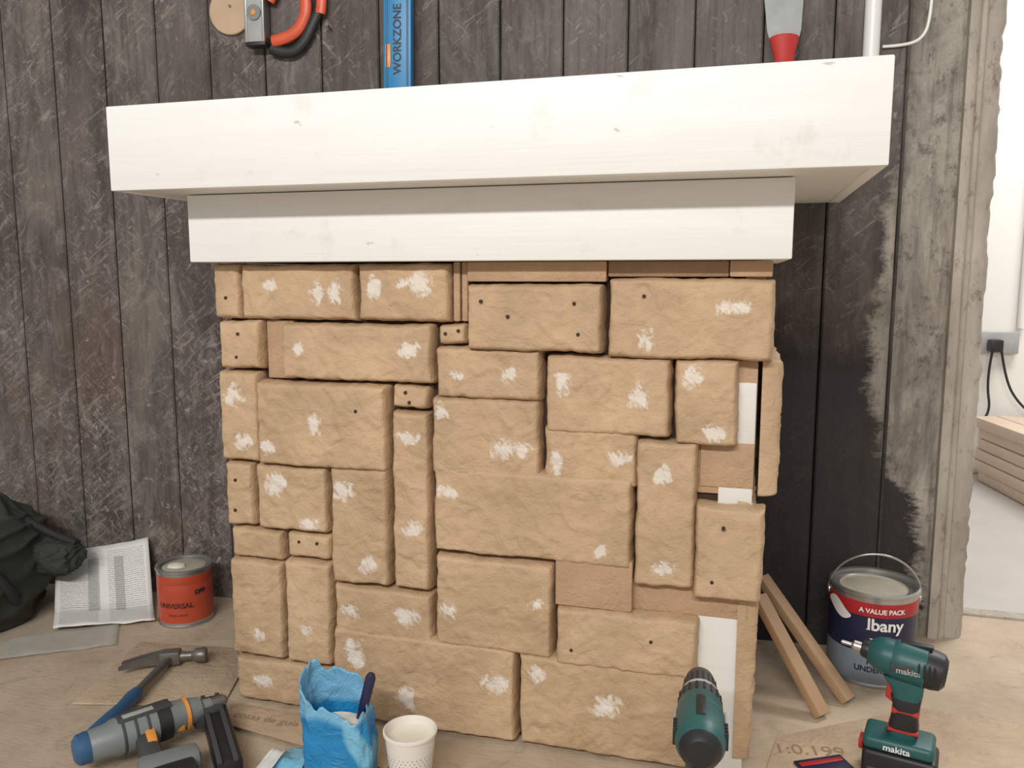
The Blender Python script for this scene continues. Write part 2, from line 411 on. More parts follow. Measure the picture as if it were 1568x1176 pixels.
ST={
1:((-948,754,-887,857),[],[(.5,.62)],.032),
2:((-887,753,-655,857),[(.27,.37,r1),(.68,.5,r2),(.84,.5,r2)],[],.036),
3:((-653,753,-478,857),[(.18,.42,r2),(.68,.36,r3),(.52,.35,r1)],[],.034),
6:((-449,706,-213,822),[],[(.12,.26),(.8,.28),(.32,.48),(.83,.72)],.046),
8:((-210,700,53,831),[(.26,.75,r2),(.70,.36,r1),(.8,.33,r1)],[(.23,.22)],.044),
9:((-941,660,-848,754),[],[(.5,.28),(.45,.75)],.034),
11:((-808,644,-511,751),[(.13,.45,r1),(.85,.42,r2)],[],.038),
12:((-507,715,-452,754),[],[(.3,.5),(.75,.35)],.028),
13:((-509,621,-317,714),[(.2,.55,r1),(.72,.48,r2)],[],.034),
14:((-313,570,-101,704),[(.14,.35,r2),(.75,.5,r3)],[],.037),
15:((-99,562,3,704),[(.28,.2,r2),(.6,.83,r2)],[],.040),
16:((-946,485,-858,659),[(.4,.27,r3),(.6,.78,r2)],[],.033),
17:((-862,481,-597,643),[(.08,.78,r2),(.47,.48,r2)],[(.78,.3)],.042),
18:((-594,598,-520,644),[],[(.4,.3),(.5,.7)],.030),
19:((-596,267,-520,597),[(.45,.14,r2),(.55,.65,r2)],[],.036),
20:((-518,484,-319,627),[(.1,.18,r2),(.67,.62,r3),(.82,.62,r2)],[],.036),
21:((-316,482,-154,585),[(.15,.62,r2),(.82,.5,r2)],[],.033),
22:((-516,344,-160,503),[(.08,.3,r2),(.86,.82,r1)],[],.038),
23:((-159,319,-57,569),[(.45,.22,r2),(.5,.86,r2)],[],.036),
24:((-941,357,-877,485),[],[(.4,.28),(.35,.75)],.032),
25:((-874,356,-723,485),[(.3,.3,r3),(.75,.84,r2)],[],.036),
26:((-718,267,-599,490),[(.22,.2,r3),(.65,.82,r2)],[],.039),
27:((-936,293,-821,356),[],[],.032),
28:((-817,302,-721,355),[],[(.3,.35),(.7,.35)],.028),
29:((-940,97,-822,293),[(.55,.75,r1)],[],.034),
30:((-819,96,-720,302),[(.45,.65,r1)],[],.036),
31:((-716,166,-517,265),[(.17,.52,r2),(.75,.52,r3)],[],.034),
32:((-514,170,-294,342),[(.13,.6,r2),(.87,.43,r1)],[],.041),
34:((-62,309,50,468),[],[(.42,.22),(.28,.8)],.044),
35:((-290,165,-47,272),[],[(.12,.7),(.68,.4)],.044),
36:((-936,3,-720,95),[(.28,.5,r2)],[],.034),
37:((-719,3,-361,182),[(.12,.30,r3),(.13,.17,r2),(.9,.4,r3),(.43,.68,r3)],[],.040),
38:((-358,3,-58,180),[(.12,.2,r2),(.53,.46,r3)],[],.041),
}
for k,(b,p,h,T) in ST.items():
    stone("stone_%d"%k,b[0]/1000,b[1]/1000,b[2]/1000,b[3]/1000,p,h,T,seed=k*1.37)
def plate(n,x0,z0,x1,z1,y,mat): return bbox(n,x0,x1,y,.035,z0,z1,mat,FS,.0025)
plate("strip_1",-.476,.756,-.464,.857,.012,M_CARD); plate("strip_2",-.462,.756,-.451,.857,.015,M_CARD)
plate("strip_top_1",-.449,.824,-.212,.857,.006,M_CARD)
plate("strip_top_2",-.210,.832,-.02,.857,.012,M_CARDD); plate("strip_top_3",-.019,.832,.045,.857,.008,M_CARD)
plate("pad_1",-.846,.645,-.79,.753,.020,M_CARD)
plate("pad_2",-.292,.270,-.160,.358,.004,M_CARD)
plate("board_top",-.06,.48,.030,.70,.026,M_CARD)
plate("white_patch_1",-.0,.565,.029,.665,.024,M_WHITE2)
plate("pad_3",-.056,.492,.029,.566,.022,M_CARD)
plate("white_patch_2",-.026,.46,.028,.502,.0235,M_WHITE2)
plate("board_low",-.17,.27,.030,.325,.022,M_CARD)
plate("white_post",-.06,.0,.028,.30,.024,M_WHITE2)
stone("side_stone_1",.02,.478,.33,.705,side=.036,seed=50.)
stone("side_stone_2",.02,.02,.33,.308,side=.012,seed=52.)
stone("side_stone_3",.02,.31,.33,.476,side=.006,seed=53.)
stone("side_stone_4",.02,.707,.33,.855,side=.006,seed=54.)
bbox("frieze_board",-.967,.070,-.030,.40,.858,.9770,M_WHITE,FS,.0025)
MS=empty("mantel_shelf")
bbox("front_board",-1.051,.181,-.12,-.098,.978,1.1185,M_WHITE,MS,.0022)
bbox("side_board_left",-1.051,-1.030,-.0975,.452,.978,1.1185,M_WHITE,MS,.002)
bbox("side_board_right",.160,.181,-.0975,.452,.978,1.1185,M_WHITE,MS,.002)
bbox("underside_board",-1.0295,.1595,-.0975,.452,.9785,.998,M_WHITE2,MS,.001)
bbox("top_board",-1.0295,.1595,-.0975,.452,1.098,1.118,M_WHITE,MS,.001)

# ------------------------------------------------------------- wall items
def wl(e,x,z,off=0):
    e.matrix_world=WM@Matrix.Translation((x*1.0036,-off,z))
pd=empty("plywood_disc"); wl(pd,-1.183,1.452,0)
lathe("disc",[(0,0),(.052,0),(.054,.002),(.054,.007),(.052,.009),(0,.009)],M_PLY,pd,(0,0,0),(0,-1,0),seg=48)
for i in range(3): lathe("nail_%d"%i,[(0,0),(.003,0),(.003,.003),(0,.003)],M_DSTEEL,pd,(.02*i-.02,-.009,.03-.02*(i%2)),(0,-1,0),seg=10)
sl=empty("spirit_level"); wl(sl,-1.108,1.37,.010)
box("bar",(0,-.014,.20),(.048,.026,.40),M_LGREY,sl,.002)
box("rail_left",(-.021,-.0145,.20),(.006,.030,.40),M_STEEL,sl,.001); box("rail_right",(.021,-.0145,.20),(.006,.030,.40),M_STEEL,sl,.001)
lathe("vial_ring",[(.006,0),(.017,0),(.017,.004),(.006,.004)],M_GREY,sl,(0,-.027,.065),(0,-1,0))
lathe("vial",[(0,0),(.006,0),(.006,.005),(0,.005)],M_YORANGE,sl,(0,-.027,.065),(0,-1,0))
box("end_cap",(0,-.014,-.003),(.05,.028,.01),M_BLACK,sl,.002)
hs=empty("handsaw"); wl(hs,-1.06,1.345,.001)
def sweep(name,pts,r,mat,par,flat=.6):
    o=tube(name,pts,r,mat,par); o.scale=(1,flat,1); return o
sweep("handle_loop",[(-.02,-.022,.015),(.02,-.022,-.002),(.06,-.022,.02),(.09,-.022,.075),(.105,-.022,.10),(.10,-.022,.16)],.013,M_BLACK,hs)
sweep("handle_grip",[(-.015,-.026,.03),(.02,-.026,.035),(.055,-.026,.055),(.075,-.026,.10),(.06,-.026,.15),(.04,-.026,.19)],.014,M_ORANGE,hs)
sweep("handle_edge",[(.105,-.026,.085),(.112,-.026,.12),(.10,-.026,.17),(.06,-.026,.2)],.013,M_ORANGE,hs)
sweep("handle_top",[(-.02,-.026,.12),(.0,-.026,.15),(.02,-.026,.2)],.014,M_ORANGE,hs)
extr("blade",[(.03,.17),(.09,.17),(.07,.6),(.03,.6)],.0015,M_STEEL,hs,Matrix.Translation((0,-.006,0))@SURF,0)
sc=empty("wall_screw"); wl(sc,-.938,1.40); lathe("shank",[(0,0),(.002,0),(.002,.02),(.005,.021),(.005,.023),(0,.023)],M_DSTEEL,sc,(0,0,0),(0,-1,.2),seg=12)
bl=empty("blue_spirit_level",(-.757,.443,1.1195),(-.05,0,WANG))
box("body",(0,0,.31),(.064,.022,.62),M_BLUE,bl,.002)
box("groove_left",(-.024,-.0115,.31),(.004,.002,.61),M_BLUE2,bl,.0005); box("groove_right",(.024,-.0115,.31),(.004,.002,.61),M_BLUE2,bl,.0005)
text("print","WORKZONE",.026,M_TXTD,bl,Matrix.Translation((.009,-.0122,.235))@SURF@Matrix.Rotation(math.pi/2,4,'Z'),bold=.0004)
box("sticker",(-.021,-.012,.20),(.012,.001,.05),M_YORANGE,bl,.0003)
box("vial_window",(0,-.012,.42),(.036,.002,.05),M_YORANGE,bl,.001)
fk=empty("filling_knife",(.070,.43,1.119),(-.33,0,WANG))
lathe("handle",[(0,0),(.014,.002),(.019,.02),(.018,.07),(.017,.13),(.021,.165),(.028,.195),(.029,.201),(0,.202)],M_RED,fk,(0,0,0),(0,0,1),sy=.6)
extr("blade",[(-.026,.19),(.026,.19),(.033,.218),(.042,.34),(-.042,.34),(-.033,.218)],.0025,M_LGREY,fk,SURF,.0005)
lathe("hang_hole",[(0,0),(.005,0),(.005,.001),(0,.001)],M_BLACK,fk,(0,-.012,.02),(0,-1,0),seg=14)
cp=empty("conduit_pipe"); wl(cp,.236,1.1,.018)
lathe("pipe",[(0,0),(.016,0),(.016,1.6),(0,1.6)],M_PVC,cp,(0,0,0),seg=24)
for z in (.14,.9): lathe("saddle_clip",[(.017,0),(.020,0),(.020,.016),(.017,.016)],M_PVC,cp,(0,0,z),seg=24)
cb=empty("white_cable"); wl(cb,.26,1.30,.006)
tube("cable",[(0,0,0),(.04,0,.0),(.075,-.004,.01),(.088,-.004,.05),(.088,-.004,.2),(.088,-.004,.6)],.0032,M_PVC,cb)

# ------------------------------------------------------------- left floor items
oc=empty("orange_tin_can",(-1.286,.315,0),(0,0,.25))
R=.063
lathe("body",[(0,0),(R,0),(R+.002,.002),(R+.002,.005),(R,.007),(R,.012)],M_STEEL,oc)
lathe("label_low",[(R,.012),(R+.0004,.012),(R+.0004,.052),(R,.052)],M_CANOR,oc)
lathe("label_mid",[(R+.0004,.05),(R+.0006,.052),(R+.0006,.104),(R+.0002,.105)],M_CANOR,oc)
lathe("label_top",[(R,.104),(R+.0003,.105),(R+.0003,.125),(R,.126)],M_CANOR,oc)
lathe("rim",[(R,.125),(R,.132),(R+.003,.134),(R+.003,.139),(R-.001,.141),(R-.006,.139),(R-.007,.132),(R-.014,.131),(R-.016,.133),(0,.133)],M_STEEL,oc)
lathe("lid_residue",[(0,.1345),(.05,.1345),(.048,.136),(.03,.137),(0,.1375)],M_LID,oc)
lathe("residue_blob",[(0,0),(.016,.001),(.014,.006),(.006,.009),(0,.0095)],M_GOO,oc,(-.012,-.015,.136),(0,0,1),sx=1.4)
text("print_1","UNIVERSAL",.017,M_CANDK,oc,Matrix.Translation((0,0,.050)),wrap=R+.0012,bold=.0005)
text("print_3","OBP",.014,M_TXTD,oc,Matrix.Rotation(.95,4,'Z')@Matrix.Translation((0,0,.080)),wrap=R+.0012,bold=.001)
text("print_4","ready mixed",.009,M_CANDK,oc,Matrix.Rotation(.1,4,'Z')@Matrix.Translation((0,0,.030)),wrap=R+.0010)
def leaflet_mat():
    m,nt,bs=nt_new("printed_leaflet")
    uv=N(nt,"ShaderNodeTexCoord").outputs["UV"]; sep=N(nt,"ShaderNodeSeparateXYZ"); L(nt,uv,sep.inputs[0])
    U,V=sep.outputs[0],sep.outputs[1]
    ln=math_n(nt,'GREATER_THAN',math_n(nt,'FRACT',math_n(nt,'MULTIPLY',V,62.)),.5)
    wn=noise_n(nt,mapping(nt,uv,(90,62,1)),1.,2); wd=math_n(nt,'GREATER_THAN',wn,.42)
    col=math_n(nt,'FRACT',math_n(nt,'MULTIPLY',U,2.)); cm=math_n(nt,'MULTIPLY',math_n(nt,'GREATER_THAN',col,.10),math_n(nt,'LESS_THAN',col,.88))
    vm=math_n(nt,'MULTIPLY',math_n(nt,'GREATER_THAN',V,.08),math_n(nt,'LESS_THAN',V,.95))
    k=math_n(nt,'MULTIPLY',math_n(nt,'MULTIPLY',ln,wd),math_n(nt,'MULTIPLY',cm,vm))
    b1=math_n(nt,'MULTIPLY',math_n(nt,'GREATER_THAN',U,.34),math_n(nt,'LESS_THAN',U,.46))
    b2=math_n(nt,'MULTIPLY',math_n(nt,'GREATER_THAN',U,.62),math_n(nt,'LESS_THAN',U,.72))
    blk=math_n(nt,'MULTIPLY',math_n(nt,'ADD',b1,b2),math_n(nt,'MULTIPLY',math_n(nt,'GREATER_THAN',V,.42),math_n(nt,'LESS_THAN',V,.9)))
    c=mixc(nt,math_n(nt,'MULTIPLY',k,.45),srgb((234,232,228)),srgb((70,70,74)))
    c=mixc(nt,math_n(nt,'MULTIPLY',blk,.45),c,srgb((110,110,112)))
    L(nt,c,bs.inputs["Base Color"]); bs.inputs["Roughness"].default_value=.6
    return m
def sheet(name,rows,mat,parent,nu=16,sub=8,wav=.002):
    bm=bmesh.new(); uvl=bm.loops.layers.uv.new("UVMap"); G=[]
    nr=(len(rows)-1)*sub
    for j in range(nr+1):
        f=j/sub; i=min(int(f),len(rows)-2); t=f-i
        l=Vector(rows[i][0]).lerp(Vector(rows[i+1][0]),t); r=Vector(rows[i][1]).lerp(Vector(rows[i+1][1]),t)
        G.append([])
        for a in range(nu+1):
            p=l.lerp(r,a/nu); p.z+=wav*(1+noise.noise(Vector((a*.4,j*.3,3))))+.5*wav*math.sin(a/nu*math.pi*2)
            G[-1].append((bm.verts.new(p),(a/nu,j/nr)))
    for j in range(nr):
        for a in range(nu):
            q=[G[j][a],G[j][a+1],G[j+1][a+1],G[j+1][a]]; f=bm.faces.new([x[0] for x in q])
            for lp,x in zip(f.loops,q): lp[uvl].uv=x[1]
    o=finish(name,bm,mat,parent,ang=180)
    md=o.modifiers.new("s",'SOLIDIFY'); md.thickness=.0006
    return o
lf=empty("printed_leaflet")
sheet("pages",[((-1.53,.154,.008),(-1.337,.265,.006)),((-1.592,.222,.014),(-1.40,.335,.010)),((-1.691,.335,.112),(-1.479,.425,.15))],leaflet_mat(),lf,wav=.004)
pf=empty("clear_plastic_sheet")
sheet("film",[((-1.54,-.0,.002),(-1.34,.14,.002)),((-1.60,.09,.003),(-1.42,.24,.003))],M_CLEAR,pf,wav=.003)
cs=empty("loose_cardboard_sheet")
extr("sheet",[(-1.234,-.10),(-.945,-.028),(-1.0,.13),(-1.069,.195),(-1.297,.165)],.004,M_FCARD,cs,Matrix.Translation((0,0,.003)),.0008)
hm=empty("claw_hammer",(-1.152,.085,.0),(0,0,0))
hd=Vector((.072,-.305,0)).normalized(); 
ax=Vector((.90,.42,0)).normalized()
tube("handle_shaft",[(0,0,.022),tuple(hd*.16+Vector((0,0,.022)))],.009,M_DSTEEL,hm,False)
lathe("handle_grip",[(0,0),(.012,.001),(.014,.02),(.012,.06),(.015,.10),(.017,.155),(.013,.165),(0,.166)],M_BLUE2,hm,tuple(hd*.145+Vector((0,0,.021))),tuple(hd))
lathe("grip_end",[(0,0),(.0155,.001),(.0165,.01),(.012,.016),(0,.017)],M_DGREY,hm,tuple(hd*.307+Vector((0,0,.021))),tuple(hd))
box("head_block",(0,0,.024),(.044,.028,.030),M_DSTEEL,hm,.005,(0,0,math.atan2(ax.y,ax.x)))
lathe("head_neck_face",[(0,0),(.012,.0),(.009,.02),(.009,.03),(.015,.038),(.016,.056),(.014,.060),(0,.061)],M_DSTEEL,hm,tuple(ax*.014+Vector((0,0,.024))),tuple(ax))
for s in (-1,1):
    side=Vector((-ax.y,ax.x,0))
    pts=[]
    for i in range(7):
        t=i/6; p=-ax*(.012+.075*t)+Vector((0,0,.024))+side*s*(.006+.006*t)+hd*(.028*t*t)
        pts.append(p)
    bm=bmesh.new(); rows=[]
    for i,p in enumerate(pts):
        t=i/6; w=.0065*(1-.35*t); h=.011*(1-.82*t)+.0015
        rows.append([bm.verts.new(p+side*a*w+Vector((0,0,b*h))) for a,b in ((-1,-1),(1,-1),(1,1),(-1,1))])
    for a,b in zip(rows,rows[1:]):
        for i in range(4): bm.faces.new((a[i],a[(i+1)%4],b[(i+1)%4],b[i]))
    bm.faces.new(rows[0]); bm.faces.new(rows[-1])
    finish("claw_%d"%((s+3)//2),bm,M_DSTEEL,hm,ang=50)
# nail gun lying on the floor
ng=empty("nail_gun")
A=Vector((-1.035,-.285,.05)); B=Vector((-.915,-.115,.055)); dv=(B-A); du=dv.normalized()
lathe("body",[(0,0),(.02,.001),(.026,.01),(.028,.04),(.032,.05),(.032,.14),(.028,.15),(.026,.17),(.02,.195),(.013,.2),(.012,.215),(0,.216)],M_GREY,ng,tuple(A),tuple(dv))
lathe("rear_cap",[(0,0),(.018,.0),(.025,.006),(.027,.022),(.025,.026)],M_BLUE2,ng,tuple(A-du*.012),tuple(dv))
for i in range(3): lathe("body_ring_%d"%i,[(.0325,0),(.0335,.001),(.0335,.004),(.0325,.005)],M_DGREY,ng,tuple(A+du*(.06+.02*i)),tuple(dv))
lathe("amber_ring",[(.026,0),(.0295,.001),(.0295,.006),(.024,.008)],M_YORANGE,ng,tuple(A+du*.166),tuple(dv))
lathe("dark_band",[(.031,0),(.0335,.001),(.0335,.022),(.030,.024)],M_BLACK,ng,tuple(A+du*.118),tuple(dv))
lathe("nose",[(0,0),(.011,0),(.011,.03),(.006,.036),(0,.036)],M_DSTEEL,ng,tuple(B),tuple(dv))
def beam(name,p,q,w,h,mat,par,bev=.004):
    p,q=Vector(p),Vector(q); d=q-p; ang=math.atan2(d.y,d.x); el=math.asin(d.z/d.length)
    return box(name,(p+q)/2,(d.length,w,h),mat,par,bev,(0,-el,ang))
beam("upper_plate",tuple(A+du*.055+Vector((0,0,.024))),tuple(A+du*.145+Vector((0,0,.024))),.030,.020,M_DGREY,ng,.005)
beam("side_badge",tuple(A+du*.065+Vector((.004,-.004,.0345))),tuple(A+du*.115+Vector((.004,-.004,.0345))),.012,.002,M_LGREY,ng,.0005)
beam("handle",(-.985,-.20,.045),(-.905,-.27,.035),.034,.034,M_DGREY,ng,.010)
beam("handle_orange",(-.978,-.196,.064),(-.93,-.24,.052),.016,.010,M_YORANGE,ng,.003)
beam("foot",(-.915,-.295,.028),(-.85,-.225,.028),.045,.05,M_GREY,ng,.010)
beam("battery",(-.895,-.33,.026),(-.835,-.255,.026),.04,.045,M_BLACK,ng,.006)
beam("magazine",(-.935,-.075,.035),(-.785,-.235,.024),.042,.034,M_BLACK,ng,.004)
beam("magazine_rail",(-.925,-.072,.054),(-.775,-.232,.043),.008,.006,M_DGREY,ng,.001)
beam("magazine_rail2",(-.944,-.088,.054),(-.795,-.248,.043),.008,.006,M_DGREY,ng,.001)
beam("magazine_link",(-.935,-.10,.04),(-.900,-.13,.04),.05,.035,M_DGREY,ng,.006)
beam("trigger",(-.945,-.19,.045),(-.925,-.165,.042),.012,.014,M_YORANGE,ng,.003)
# backpack
bp=empty("backpack",(0,0,0))
def blob(name,c,r,mat,par,amp,seed):
    bm=bmesh.new(); bmesh.ops.create_icosphere(bm,subdivisions=6,radius=1)
    for v in bm.verts:
        n=v.co.normalized(); p=Vector((math.copysign(abs(n.x)**.75,n.x),math.copysign(abs(n.y)**.75,n.y),math.copysign(abs(n.z)**.75,n.z)))
        d=amp*(.8*noise.noise(n*1.8+Vector((seed,0,0)))+.45*(1-abs(noise.noise(Vector((n.x*2.2,n.y*2.2,n.z*4))+Vector((0,seed,0)))))**5+.10*noise.noise(n*9))
        p*=1+d
        q=Vector((c[0]+p.x*r[0],c[1]+p.y*r[1],c[2]+p.z*r[2])); 
        if q.z<.003: q.z=.003
        v.co=q
    return finish(name,bm,mat,par,ang=180)
blob("main_body",(-1.82,.16,.13),(.19,.17,.165),M_BAG,bp,.14,1.)
blob("side_flap",(-1.64,.265,.145),(.085,.05,.045),M_BAG,bp,.16,4.)
blob("front_pocket",(-1.77,.03,.07),(.13,.05,.07),M_BAG,bp,.14,7.)
tube("strap_1",[(-1.86,.1,.31),(-1.74,.06,.28),(-1.64,.08,.19),(-1.61,.14,.08),(-1.66,.18,.02)],.012,M_STRAP,bp)
tube("strap_2",[(-1.8,.2,.31),(-1.68,.24,.24),(-1.62,.26,.20),(-1.56,.27,.18)],.009,M_STRAP,bp)
tube("zip",[(-1.95,.02,.2),(-1.82,-.0,.24),(-1.7,.03,.2),(-1.64,.06,.1)],.004,M_DGREY,bp)

# ------------------------------------------------------------- foreground: blue pouch, cup
bb=empty("blue_filler_pouch",(-.600,-.20,0),(0,0,.2))
def pouch_mat():
    m,nt,bs=nt_new("pouch_print")
    co=N(nt,"ShaderNodeTexCoord").outputs["Object"]
    n=noise_n(nt,mapping(nt,co,(1,1,.8)),6,1,.5,1.)
    c=mixc(nt,ramp(nt,n,.54,.57),srgb((32,132,190)),srgb((120,186,216)))
    n3=noise_n(nt,co,9,1,.5,1.); c=mixc(nt,math_n(nt,'MULTIPLY',ramp(nt,n3,.60,.63),.7),c,srgb((26,96,160)))
    sep=N(nt,"ShaderNodeSeparateXYZ"); L(nt,co,sep.inputs[0])
    up=math_n(nt,'MULTIPLY',ramp(nt,math_n(nt,'ADD',sep.outputs[2],math_n(nt,'MULTIPLY',n,.05)),.155,.165),.65)
    c=mixc(nt,up,c,srgb((140,194,218)))
    L(nt,c,bs.inputs["Base Color"]); bs.inputs["Roughness"].default_value=.32
    bump(nt,bs,noise_n(nt,co,22,5,.6,2.),.8,.010); return m
MP=pouch_mat()
bm=bmesh.new(); seg=80; rows=[]; H_=34
for j in range(H_+1):
    t=j/H_; row=[]
    for i in range(seg):
        a=2*math.pi*i/seg; c_,s_=math.cos(a),math.sin(a)
        ex=.056*math.copysign(abs(c_)**.6,c_); ey=.034*math.copysign(abs(s_)**.7,s_)
        cr=.035*(1-abs(noise.noise(Vector((c_*2.5,s_*2.5,t*4+2)))))**6
        k_=1+.03*math.sin(t*3)+.13*noise.noise(Vector((c_*2.4,s_*2.4,t*5)))*t+cr-.05*t
        top=.172+.022*noise.noise(Vector((c_*1.9,s_*1.9,9)))-.024*c_+.016*s_+.012*noise.noise(Vector((c_*6,s_*6,4)))
        row.append(bm.verts.new((ex*k_-.006*t*t,ey*k_*(1+.15*t),.002+t*top)))
    rows.append(row)
for a,b in zip(rows,rows[1:]):
    for i in range(seg): bm.faces.new((a[i],a[(i+1)%seg],b[(i+1)%seg],b[i]))
bm.faces.new(rows[0])
finish("pouch_body",bm,MP,bb,ang=60).modifiers.new("s",'SOLIDIFY').thickness=.0012
lathe("powder_fill",[(0,.125),(.03,.127),(.046,.121),(.048,.115)],M_GOO,bb,(0,0,0),(0,0,1),sy=.58)
lathe("spatula_handle",[(0,0),(.004,.0),(.0045,.06),(.006,.08),(.0065,.15),(.004,.157),(0,.158)],M_NAVY,bb,(.014,.0,.05),(.25,.02,1.),sx=1.3)
box("spatula_blade",(.012,0,.06),(.03,.002,.06),M_STEEL,bb,.0005,(0,.24,0))
bf=empty("torn_blue_wrapper")
sheet("flap",[((-.745,-.25,.004),(-.665,-.27,.004)),((-.745,-.20,.02),(-.668,-.19,.035)),((-.735,-.150,.008),(-.672,-.140,.03))],MP,bf,wav=.006)
sheet("white_label",[((-.742,-.255,.024),(-.715,-.26,.028)),((-.740,-.185,.038),(-.710,-.185,.042))],M_CANWH,bf,wav=.003)
cu=empty("paper_cup",(-.489,-.177,0))
lathe("cup",[(0,.006),(.028,.006),(.029,.0),(.0295,0),(.041,.106),(.0435,.107),(.0435,.111),(.041,.112),(.0395,.108),(.037,.080),(0,.078)],M_CUP,cu,seg=56)
lathe("filler",[(0,.094),(.02,.092),(.03,.094),(.0385,.098),(.0375,.085)],M_GOO,cu,seg=40)
bm=bmesh.new()
for j in range(7):
    for i in range(34):
        a=2*math.pi*(i+.5*(j%2))/34; z=.045+j*.0055; r=.0297+(.0412-.0297)*z/.106+.0004
        m_=Matrix.Rotation(a,4,'Z')@Matrix.Translation((r,0,z))@Matrix.Rotation(math.pi/2,4,'Y')
        bmesh.ops.create_circle(bm,cap_ends=True,radius=.0009,segments=6,matrix=m_)
finish("dot_pattern",bm,M_DSTEEL,cu,smooth=False)

# ------------------------------------------------------------- cordless tools
def cordless(name,loc,rotz,kind,axis_z=.215,sc=1.):
    e=empty(name,loc,(0,0,rotz),sc)
    box("battery",(-.005,0,.03),(.118,.074,.052),M_BLACK,e,.008,seg=3)
    box("battery_side_rib",(-.005,0,.022),(.10,.077,.01),M_DGREY,e,.003)
    box("foot",(-.002,0,.068),(.112,.072,.024),M_TEAL,e,.009,seg=3)
    box("release_button",(.058,0,.05),(.008,.03,.018),M_RED if kind=='impact' else M_DGREY,e,.003)
    hp=[(-.030,.07),(.020,.07),(.014,.10),(.010,.135),(.016,.165),(.030,.185),(-.036,.19),(-.034,.16),(-.028,.12)]
    extr("handle",hp,.036,M_TEAL,e,SURF,.010,3)
    hb=[(-.031,.085),(.0185,.085),(.0155,.10),(.0115,.135),(.016,.155),(-.033,.155),(-.029,.12)]
    extr("grip_rubber",hb,.0385,M_BLACK,e,SURF,.010,3)
    if kind=='impact':
        extr("red_band",[(-.0305,.122),(.0125,.122),(.0125,.134),(-.0305,.134)],.0395,M_RED,e,SURF,.006,2)
        extr("red_band_low",[(-.0310,.090),(.0175,.090),(.0170,.097),(-.0308,.097)],.0395,M_RED,e,SURF,.003,2)
    extr("trigger",[(.010,.135),(.024,.145),(.022,.175),(.012,.178)],.018,M_RED if kind=='impact' else M_BLACK,e,SURF,.003)
    z=axis_z
    tm=Matrix.Translation((0,0,z))
    if kind=='impact':
        ax_=(1,0,.12)
        lathe("motor_cap",[(0,-.068),(.022,-.067),(.031,-.060),(.0335,-.048),(.0335,-.035)],M_BLACK,e,(0,0,z),ax_)
        lathe("motor_housing",[(.033,-.036),(.0345,-.034),(.0345,.004),(.033,.012),(.031,.018)],M_TEAL,e,(0,0,z),ax_)
        lathe("hammer_case",[(.031,.012),(.0305,.03),(.028,.042),(.021,.052),(.015,.057)],M_TEAL,e,(0,0,z),ax_)
        lathe("nose_guard",[(.016,.052),(.0165,.056),(.014,.066),(.010,.068),(0,.068)],M_BLACK,e,(0,0,z),ax_)
        lathe("bit_sleeve",[(0,.066),(.0095,.066),(.0095,.08),(.006,.083),(.0035,.084),(.0035,.10),(0,.103)],M_STEEL,e,(0,0,z),ax_)
        text("body_print","makita",.014,M_LGREY,e,Matrix.Translation((-.01,.0355,z-.008))@Matrix.Rotation(math.pi,4,'Z')@SURF,bold=.0003)
    else:
        lathe("motor_cap",[(0,-.084),(.018,-.083),(.026,-.076),(.029,-.066)],M_BLACK,e,(0,0,z),(1,0,0))
        lathe("motor_housing",[(.027,-.072),(.0315,-.062),(.0335,-.05),(.0335,-.01),(.032,.0)],M_TEAL,e,(0,0,z),(1,0,0))
        lathe("gear_case",[(.032,-.004),(.0325,.0),(.031,.03),(.028,.034)],M_TEAL,e,(0,0,z),(1,0,0))
        lathe("clutch_collar",[(.026,.030),(.0295,.032),(.0295,.054),(.026,.057)],M_DGREY,e,(0,0,z),(1,0,0))
        lathe("clutch_ring",[(.0265,.056),(.027,.058),(.027,.066),(.022,.068)],M_LGREY,e,(0,0,z),(1,0,0))
        lathe("chuck",[(.022,.064),(.0235,.070),(.0235,.098),(.020,.116),(.013,.128),(.009,.130),(0,.124)],M_DGREY,e,(0,0,z),(1,0,0))
        bm=bmesh.new()
        for i in range(18):
            a=2*math.pi*i/18
            bmesh.ops.create_cube(bm,size=1,matrix=Matrix.Translation((.043,.0295*math.cos(a),.0295*math.sin(a)))@Matrix.Rotation(a,4,'X')@Matrix.Diagonal((.018,.003,.003,1)))
            bmesh.ops.create_cube(bm,size=1,matrix=Matrix.Translation((.085,.0233*math.cos(a),.0233*math.sin(a)))@Matrix.Rotation(a,4,'X')@Matrix.Diagonal((.022,.002,.003,1)))
        o=finish("grip_ribs",bm,M_BLACK,e,tm,smooth=False)
    for s in (-1,1):
        for i in range(4):
            box("vent_%d_%d"%(s+1,i),(-.05+i*.008,s*.0325,z+.002),(.003,.006,.024),M_BLACK,e,.0008)
        box("badge_%d"%(s+1),(.0,s*.0335,z),(.036,.003,.012),M_LGREY if kind=='drill' else M_DGREY,e,.001)
    box("top_rubber",(-.02,0,z+.033),(.05,.012,.006),M_BLACK,e,.002)
    text("foot_print","makita",.016,M_TXTW,e,Matrix.Translation((0,-.0365,.062))@SURF,bold=.0003)
    text("foot_print_2","makita",.016,M_TXTW,e,Matrix.Translation((0,.0365,.062))@Matrix.Rotation(math.pi,4,'Z')@SURF,bold=.0003)
    return e
cordless("cordless_drill",(-.034,-.245,.0),math.radians(93),'drill',.234)
cordless("cordless_impact_driver",(.278,.085,.0),math.radians(166),'impact',.213,.96)

